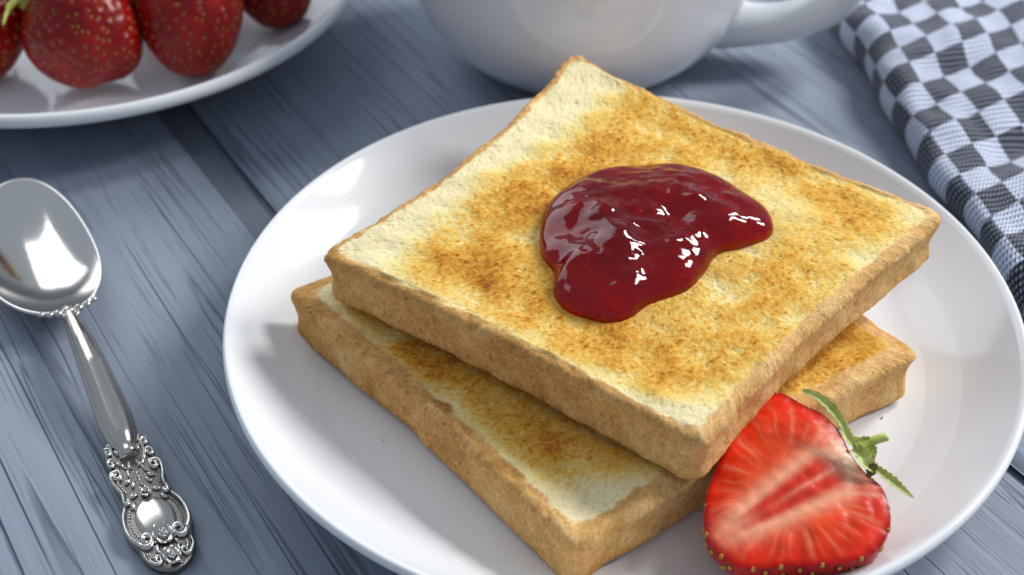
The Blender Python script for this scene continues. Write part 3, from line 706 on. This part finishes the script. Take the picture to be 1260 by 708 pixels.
# ------------------------------------------------------------------ napkin
def build_napkin():
    e1 = np.array([0.16, -0.987]); e1 /= np.linalg.norm(e1); e2 = np.array([-e1[1], e1[0]])   # e1 to the front along the fold, e2 to the right
    o0 = np.array([0.0705, 0.300])
    ns_, nt_ = 300, 200
    s = np.linspace(0, 0.315, ns_)
    Hs = 0.0100 + 0.0055 * np.exp(-((s - 0.150) / 0.055) ** 2) - 0.002 * np.exp(-((s - 0.218) / 0.014) ** 2) + 0.0015 * np.exp(-((s - 0.25) / 0.02) ** 2) - 0.006 * sst(0.26, 0.315, s)
    L = 0.21
    lt = np.linspace(0, L, nt_)                                     # cloth length from under the fold
    under = 0.012
    V = np.zeros((ns_, nt_, 3)); UV = np.zeros((ns_, nt_, 2))
    nz = noise2((256, 256), (0.002, 0.002), 0.012, 0.06, 71); nzf = noise2((256, 256), (0.002, 0.002), 0.006, 0.02, 72)
    for i in range(ns_):
        H = Hs[i]; r = H / 2; edge = 0.0012 * math.sin(s[i] * 55) + 0.0008 * math.sin(s[i] * 130 + 1)
        a = lt - under; half = math.pi * r
        t = np.where(a < 0, -a, np.where(a < half, r - r * np.sin(np.clip(a / r, 0, math.pi)) - r, a - half))
        z = np.where(a < 0, 0.0004, np.where(a < half, r - r * np.cos(np.clip(a / r, 0, math.pi)), H))
        t = np.where((a >= 0) & (a < half), -r * 0.9 * np.sin(np.clip(a / r, 0, math.pi)), t)
        t = t + edge + r * 0.9
        V[i, :, 0] = o0[0] + e1[0] * s[i] + e2[0] * t; V[i, :, 1] = o0[1] + e1[1] * s[i] + e2[1] * t; V[i, :, 2] = z
        UV[i, :, 0] = s[i] + 0.36 * lt; UV[i, :, 1] = 1.04 * lt
    f = samp(nz, (0.002, 0.002), UV[..., 0], UV[..., 1]); f2 = samp(nzf, (0.002, 0.002), UV[..., 0] + 0.1, UV[..., 1])
    topw = sst(0.3, 1, V[..., 2] / Hs[:, None])
    t_ = UV[..., 1] / 1.04 - under; s_ = UV[..., 0] - 0.36 * UV[..., 1] / 1.04
    V[..., 2] += topw * (0.0008 * f + 0.0001 * f2 + 0.003 * sst(0.02, 0.10, t_) - 0.0055 * np.exp(-(((s_ - 0.222 + 0.45 * (t_ - 0.03)) / 0.007) ** 2)) * sst(0.015, 0.05, t_))
    V[..., 2] = np.maximum(V[..., 2], 0.0004)
    # closed cloth: second layer 1 mm inside is not needed, give thickness with a solidify modifier
    m = mat('checked woven cotton', (0.6, 0.6, 0.65), 0.9, Sheen_Weight=0.25, Sheen_Roughness=0.5, Specular_IOR_Level=0.15)
    nt = m.node_tree; Lk = nt.links; b = nt.nodes['Principled BSDF']
    uv = nd(m, 'ShaderNodeUVMap'); uv.uv_map = 'UVMap'
    dn = nd(m, 'ShaderNodeTexNoise', Scale=90.0, Detail=2.0)
    Lk.new(uv.outputs[0], dn.inputs['Vector'])
    dm = nd(m, 'ShaderNodeVectorMath', operation='MULTIPLY_ADD'); dm.inputs[1].default_value = (0.0006, 0.0006, 0)
    Lk.new(dn.outputs['Color'], dm.inputs[0]); Lk.new(uv.outputs[0], dm.inputs[2])
    ck = nd(m, 'ShaderNodeTexChecker', Scale=1 / 0.0110)
    mp = nd(m, 'ShaderNodeMapping'); mp.inputs['Location'].default_value = (0.0046, 0.004, 0.003)
    Lk.new(dm.outputs[0], mp.inputs['Vector']); Lk.new(mp.outputs[0], ck.inputs['Vector'])
    # woven dots: offset thread floats
    sep = nd(m, 'ShaderNodeSeparateXYZ'); Lk.new(dm.outputs[0], sep.inputs[0])
    def mth(op, a, b_=None):
        n_ = nd(m, 'ShaderNodeMath', operation=op)
        for k, v in enumerate((a, b_)):
            if v is None: continue
            if isinstance(v, (int, float)): n_.inputs[k].default_value = v
            else: Lk.new(v, n_.inputs[k])
        return n_.outputs[0]
    K = 2 * math.pi / 0.0021
    wa = mth('SINE', mth('MULTIPLY', mth('ADD', sep.outputs[0], mth('MULTIPLY', sep.outputs[1], 0.5)), K))
    wb = mth('SINE', mth('MULTIPLY', sep.outputs[1], K * 0.8))
    w = mth('MULTIPLY', wa, wb)
    dotd = mth('GREATER_THAN', w, 0.34)
    dotl = mth('LESS_THAN', w, -0.30)
    mxd = nd(m, 'ShaderNodeMix', data_type='RGBA'); mxl = nd(m, 'ShaderNodeMix', data_type='RGBA')
    white = (*lin(214, 220, 236), 1); navy = (*lin(30, 33, 44), 1)
    for mx, dot, c1, c2 in ((mxd, dotd, navy, (*lin(138, 144, 160), 1)), (mxl, dotl, white, (*lin(84, 98, 130), 1))):
        Lk.new(dot, mx.inputs[0]); mx.inputs[6].default_value = c1; mx.inputs[7].default_value = c2
    mx = nd(m, 'ShaderNodeMix', data_type='RGBA')
    Lk.new(ck.outputs['Fac'], mx.inputs[0]); Lk.new(mxd.outputs[2], mx.inputs[6]); Lk.new(mxl.outputs[2], mx.inputs[7])
    Lk.new(mx.outputs[2], b.inputs['Base Color'])
    bp = nd(m, 'ShaderNodeBump', Strength=0.8, Distance=0.0003); Lk.new(w, bp.inputs['Height']); Lk.new(bp.outputs[0], b.inputs['Normal'])
    org = np.array([0.14, 0.14, 0.0])
    o = mesh('napkin', V.reshape(-1, 3) - org, grid(ns_, nt_, False), m, None, True, None, UV.reshape(-1, 2), orient=False)
    o.location = org
    sm = o.modifiers.new('thickness', 'SOLIDIFY'); sm.thickness = 0.0008; sm.offset = -1
    tag(o, 'folded napkin in dark blue and white woven checks', 'napkin')
build_napkin()

# ------------------------------------------------------------------ spoon
def build_spoon():
    # x is compressed to the measured length further down
    P_end = np.array([-0.1077, -0.0733]); P_tip = np.array([-0.1845, 0.0735])
    d = P_end - P_tip; Ltot = np.linalg.norm(d) * 1000; ang = math.atan2(d[1], d[0])
    o = thing('spoon', 'ornate silver spoon lying on the bare planks left of the plate', 'spoon', (P_tip[0], P_tip[1], 0), (0, 0, ang))
    o.scale = (Ltot / 171.0, 1, 1)
    silver = mat('polished silver', (0.80, 0.765, 0.71), 0.13, Metallic=1.0)
    bump(silver, 300, 0.0001, 0.25, 3)
    aged = mat('tarnished silver', (0.27, 0.25, 0.22), 0.34, Metallic=1.0)
    bump(aged, 900, 0.0002, 0.5, 3)
    dull = mat('handle silver', (0.60, 0.555, 0.50), 0.20, Metallic=1.0)
    bump(dull, 300, 0.0001, 0.25, 3)
    relief = mat('worn relief silver', (0.60, 0.58, 0.545), 0.22, Metallic=1.0)
    bump(relief, 700, 0.0002, 0.4, 3)
    k = 0.001
    # bowl: x along the spoon from the tip, in mm
    cx = 41.0; t = np.linspace(0, 2 * np.pi, 160, endpoint=False)
    ca, sa = np.cos(t), np.sin(t)
    ox = np.where(ca < 0, 41.0, 30.0) * np.sign(ca) * np.abs(ca) ** 0.96
    oy = -1.8 * sa ** 2 + 15.9 * np.sign(sa) * np.abs(sa) ** 0.94
    out = np.stack([ox, oy], -1)
    rim = lambda x: 8.6 + 1.0 * ((x - 40) / 35) ** 2
    V = []
    for q in np.linspace(0.01, 1, 40):
        xy = out * q; x = xy[:, 0] + cx
        dz = 6.6 * (1 - q ** 2.1)
        V.append(np.stack([x, xy[:, 1], rim(x) - dz], -1))
    xr = out[:, 0] + cx
    V.append(np.stack([out[:, 0] * 1.022 + cx, out[:, 1] * 1.022, rim(xr) + 0.25], -1))
    V.append(np.stack([out[:, 0] * 1.04 + cx, out[:, 1] * 1.04, rim(xr) - 0.15], -1))
    V.append(np.stack([out[:, 0] * 1.035 + cx, out[:, 1] * 1.035, rim(xr) - 0.8], -1))
    for q in np.linspace(0.99, 0.01, 20):
        xy = out * q; x = xy[:, 0] + cx
        dz = 6.6 * (1 - q ** 2.1)
        V.append(np.stack([x, xy[:, 1], rim(x) - dz - 1.0], -1))
    V = np.array(V) * k; n = V.shape[0]
    V[..., 2] = np.maximum(V[..., 2], 0.0001)
    mesh('bowl', V, grid(n, 160), silver, o)
    # handle: neck, long ribbed shaft
    xs = np.linspace(69, 131, 70)
    hw = np.interp(xs, [69, 74, 80, 95, 110, 118, 124, 128], [2.3, 2.4, 2.8, 3.7, 4.3, 4.5, 4.0, 2.6])
    zc = np.interp(xs, [69, 76, 86, 98, 112, 128], [7.6, 8.6, 9.6, 9.2, 7.0, 4.6])
    prof_t = np.linspace(-1, 1, 33)
    crown = 3.0 * np.clip(1 - np.abs(prof_t) ** 2.2, 0, 1) - 0.25 * np.exp(-((np.abs(prof_t) - 0.80) / 0.06) ** 2)
    up = np.stack([np.broadcast_to(xs[:, None], (70, 33)), hw[:, None] * prof_t, zc[:, None] + crown * np.minimum(1, hw / 3.6)[:, None]], -1)
    dn = np.stack([np.broadcast_to(xs[:, None], (70, 33)), hw[:, None] * prof_t[::-1], np.broadcast_to(zc[:, None] - 1.3, (70, 33))], -1)
    Vh = np.concatenate([up, dn], 1)
    Vh = np.concatenate([np.broadcast_to(Vh[:1].mean(1, keepdims=True), (1, 66, 3)), Vh, np.broadcast_to(Vh[-1:].mean(1, keepdims=True), (1, 66, 3))])
    mesh('shaft', Vh * k, grid(72, 66, flip=True), dull, o)
    # cluster of leaves and pearls where bowl meets shaft
    parts = []
    for x, y, r in ((70.6, -5.2, 1.1), (71.2, -2.9, 1.3), (71.4, 0.0, 1.6), (71.2, 2.9, 1.3), (70.6, 5.2, 1.1), (69.4, -7.4, 0.9), (69.4, 7.4, 0.9), (73.4, -1.6, 0.9), (73.4, 1.6, 0.9)):
        parts.append(blob((x * k, y * k, 9.0 * k), r * k * 1.1, r * k, r * k * 0.8, 12, 8))
    v, f = join(parts); c_ = mesh('neck_ornament', v, f, relief, o)
    # ornate end plate
    stops = np.array([(118, 7.6), (121, 9.6), (125, 10.2), (129, 9.8), (132, 11.0), (136, 10.6), (139.5, 9.2), (143, 10.8), (147, 12.8), (152, 13.6), (156.5, 12.9), (159.5, 11.2), (162.5, 10.9), (165.5, 9.4), (168, 7.2), (170, 4.0), (171, 0.4)])
    sc = (Ltot - 171.0)
    xs = np.linspace(118, 171, 90)
    hw = np.interp(xs, stops[:, 0], stops[:, 1])
    pt = np.linspace(-1, 1, 31)
    zc = np.interp(xs, [118, 128, 145, 171], [5.2, 4.0, 2.6, 2.0])
    crown = 0.9 * np.clip(1 - np.abs(pt) ** 4, 0, 1)
    up = np.stack([np.broadcast_to(xs[:, None], (90, 31)), hw[:, None] * pt, zc[:, None] + crown], -1)
    dn = np.stack([np.broadcast_to(xs[:, None], (90, 31)), hw[:, None] * pt[::-1], np.broadcast_to(zc[:, None] - 1.4, (90, 31))], -1)
    Vh = np.concatenate([up, dn], 1)
    Vh = np.concatenate([np.broadcast_to(Vh[:1].mean(1, keepdims=True), (1, 62, 3)), Vh, np.broadcast_to(Vh[-1:].mean(1, keepdims=True), (1, 62, 3))])
    hp = mesh('handle_end', Vh * k, grid(92, 62, flip=True), aged, o)
    hp.scale = (0.887, 0.60, 0.72); hp.location = ((124 - 118 * 0.887) * k, 0, 0)
    zt = lambda x: np.interp(x, [118, 128, 145, 171], [5.2, 4.0, 2.6, 2.0]) + 0.75
    def scroll(pts, r0, r1, name='scroll', n=50):
        P = spline(pts, n); Z = zt(P[:, 0]) + 0.5
        V_, F_ = tube(np.c_[P, Z] * k, np.interp(np.linspace(0, 1, n), [0, 0.15, 0.8, 1], [r1, r0, r0, r1]) * 0.85 * k, 10, 0.95)
        return mesh(name, V_, F_, relief, hp)
    def volute(c_, r, a0, turns, sgn, m=14):
        u = np.linspace(0, 1, m); a = a0 + sgn * u * turns * 2 * np.pi; rr = r * (1 - 0.82 * u)
        return [(c_[0] + rr_ * math.cos(a_), c_[1] + rr_ * math.sin(a_)) for rr_, a_ in zip(rr, a)]
    for s_ in (-1, 1):
        m_ = lambda P: [(x, y * s_) for x, y in P]
        # big side scroll sweeping round the cartouche into a volute
        scroll(m_([(143, 9.4), (146.5, 11.6), (151, 12.6), (155.5, 12.0), (158.6, 9.6)] + volute((157.6, 6.8), 3.0, 1.25, 1.25, -1)), 1.25, 0.5)
        # C scroll at the waist
        scroll(m_(volute((131.2, 8.0), 1.9, -2.6, 1.0, 1)[::-1] + [(130.2, 10.4), (134.5, 10.2), (138.2, 8.6), (141.2, 9.2)] + volute((141.6, 8.0), 1.1, 1.2, 0.8, -1, 8)), 0.95, 0.4)
        # small curls beside the shaft
        scroll(m_(volute((121.6, 8.0), 1.7, 2.4, 1.2, 1)), 0.7, 0.35)
        scroll(m_(volute((126.2, 8.2), 1.9, -1.5, 1.3, -1)), 0.75, 0.35)
        scroll(m_([(118.6, 7.2), (120.0, 6.0), (124.5, 6.4), (128.8, 4.2), (130.2, 1.0)]), 0.6, 0.3)
        # lower shell curls
        scroll(m_([(161.2, 9.6), (164.2, 9.6), (166.6, 7.6), (167.4, 5.4)] + volute((165.6, 5.6), 1.7, 0.3, 1.0, -1)), 0.8, 0.35)
        scroll(m_([(162.4, 7.6), (164.2, 7.4), (165.2, 6.2)]), 0.45, 0.25)
        # pearl rows along the scrolls
        parts = []
        for P in (spline([(144.4, 8.0), (147.4, 9.6), (151, 10.2), (154.2, 9.6), (156.6, 8.2)], 13), spline([(132.8, 8.6), (135.4, 8.2), (138.0, 7.2)], 7), spline([(162.6, 8.6), (164.6, 8.4), (165.8, 7.4)], 5)):
            for x, y in P: parts.append(blob((x * k, y * s_ * k, (zt(x) + 0.25) * k), 0.42 * k, 0.42 * k, 0.42 * k, 7, 5))
        v, f = join(parts); b_ = mesh('pearl_row', v, f, relief, hp)
    # smooth domed cartouche
    v, f = blob((150.5 * k, 0, (zt(150.5) - 0.3) * k), 8.6 * k, 8.2 * k, 2.0 * k, 40, 20); mesh('cartouche', v, f, dull, hp)
    def rose(x, y, r, petals, layers):
        parts = [blob((x * k, y * k, (zt(x) + 1.5) * k), r * 0.20 * k, r * 0.20 * k, 0.55 * k, 8, 6)]
        for l in range(layers):
            rr = r * (0.42 + 0.58 * (l / max(1, layers - 1)) if layers > 1 else 0.7); n_ = petals + l
            for j in range(n_):
                a = (j + 0.5 * l) * 2 * np.pi / n_
                R = np.array([[math.cos(a), -math.sin(a), 0], [math.sin(a), math.cos(a), 0], [0, 0, 1]])
                tilt = 0.45; T_ = np.array([[math.cos(tilt), 0, -math.sin(tilt)], [0, 1, 0], [math.sin(tilt), 0, math.cos(tilt)]])
                parts.append(blob(((x + rr * 0.62 * math.cos(a)) * k, (y + rr * 0.62 * math.sin(a)) * k, (zt(x) + 1.2 - 0.35 * l) * k), rr * 0.40 * k, rr * 0.46 * k, 0.40 * k, 9, 6, R @ T_))
        v, f = join(parts); return mesh('rose', v, f, relief, hp)
    rose(140.6, 0, 3.4, 5, 1); rose(157.6, 0.2, 4.6, 5, 2); rose(166.2, 0, 3.8, 5, 2)
    for x, y, a in ((136.0, 0, 0), (136.2, 3.2, 0.8), (136.2, -3.2, -0.8), (140.4, 4.8, 1.4), (140.4, -4.8, -1.4), (153.0, 3.2, 2.4), (153.0, -3.2, -2.4), (161.8, 4.2, 0.7), (161.8, -4.2, -0.7), (133.0, 0, 0), (131.5, 3.4, 0.5), (131.5, -3.4, -0.5), (123.0, 4.6, 2.6), (123.0, -4.6, -2.6), (127.4, 5.2, 2.2), (127.4, -5.2, -2.2), (128.4, 1.8, 0.4), (128.4, -1.8, -0.4), (134.6, 4.9, 1.2), (134.6, -4.9, -1.2), (144.0, 6.4, 0.9), (144.0, -6.4, -0.9), (159.0, 4.9, 2.0), (159.0, -4.9, -2.0), (164.0, 3.6, 2.5), (164.0, -3.6, -2.5), (168.6, 1.8, 0.8), (168.6, -1.8, -0.8)):
        R = np.array([[math.cos(a), -math.sin(a), 0], [math.sin(a), math.cos(a), 0], [0, 0, 1]])
        v, f = blob((x * k, y * k, (zt(x) + 0.5) * k), 1.9 * k, 0.8 * k, 0.7 * k, 10, 6, R); mesh('leaf', v, f, relief, hp)
build_spoon()

# ------------------------------------------------------------------ crumbs on the plate
def build_crumbs():
    g = np.random.default_rng(9); parts = []
    for x, y, r in ((-0.046, -0.037, 0.0003), (-0.034, -0.072, 0.0003), (-0.062, -0.036, 0.00022), (0.066, -0.028, 0.0003)):
        v, f = blob((x, y, 0.0069 + r * 0.6), r * g.uniform(0.8, 1.6), r, r * 0.8, 7, 5); parts.append((v + g.normal(0, r * 0.15, v.shape), f))
    v, f = join(parts)
    o = mesh('crumbs', v, f, mat('toast crumb speck', lin(206, 150, 80), 0.8)); o['kind'] = 'stuff'; o['label'] = 'scattered tiny brown toast crumbs on the white plate'
build_crumbs()
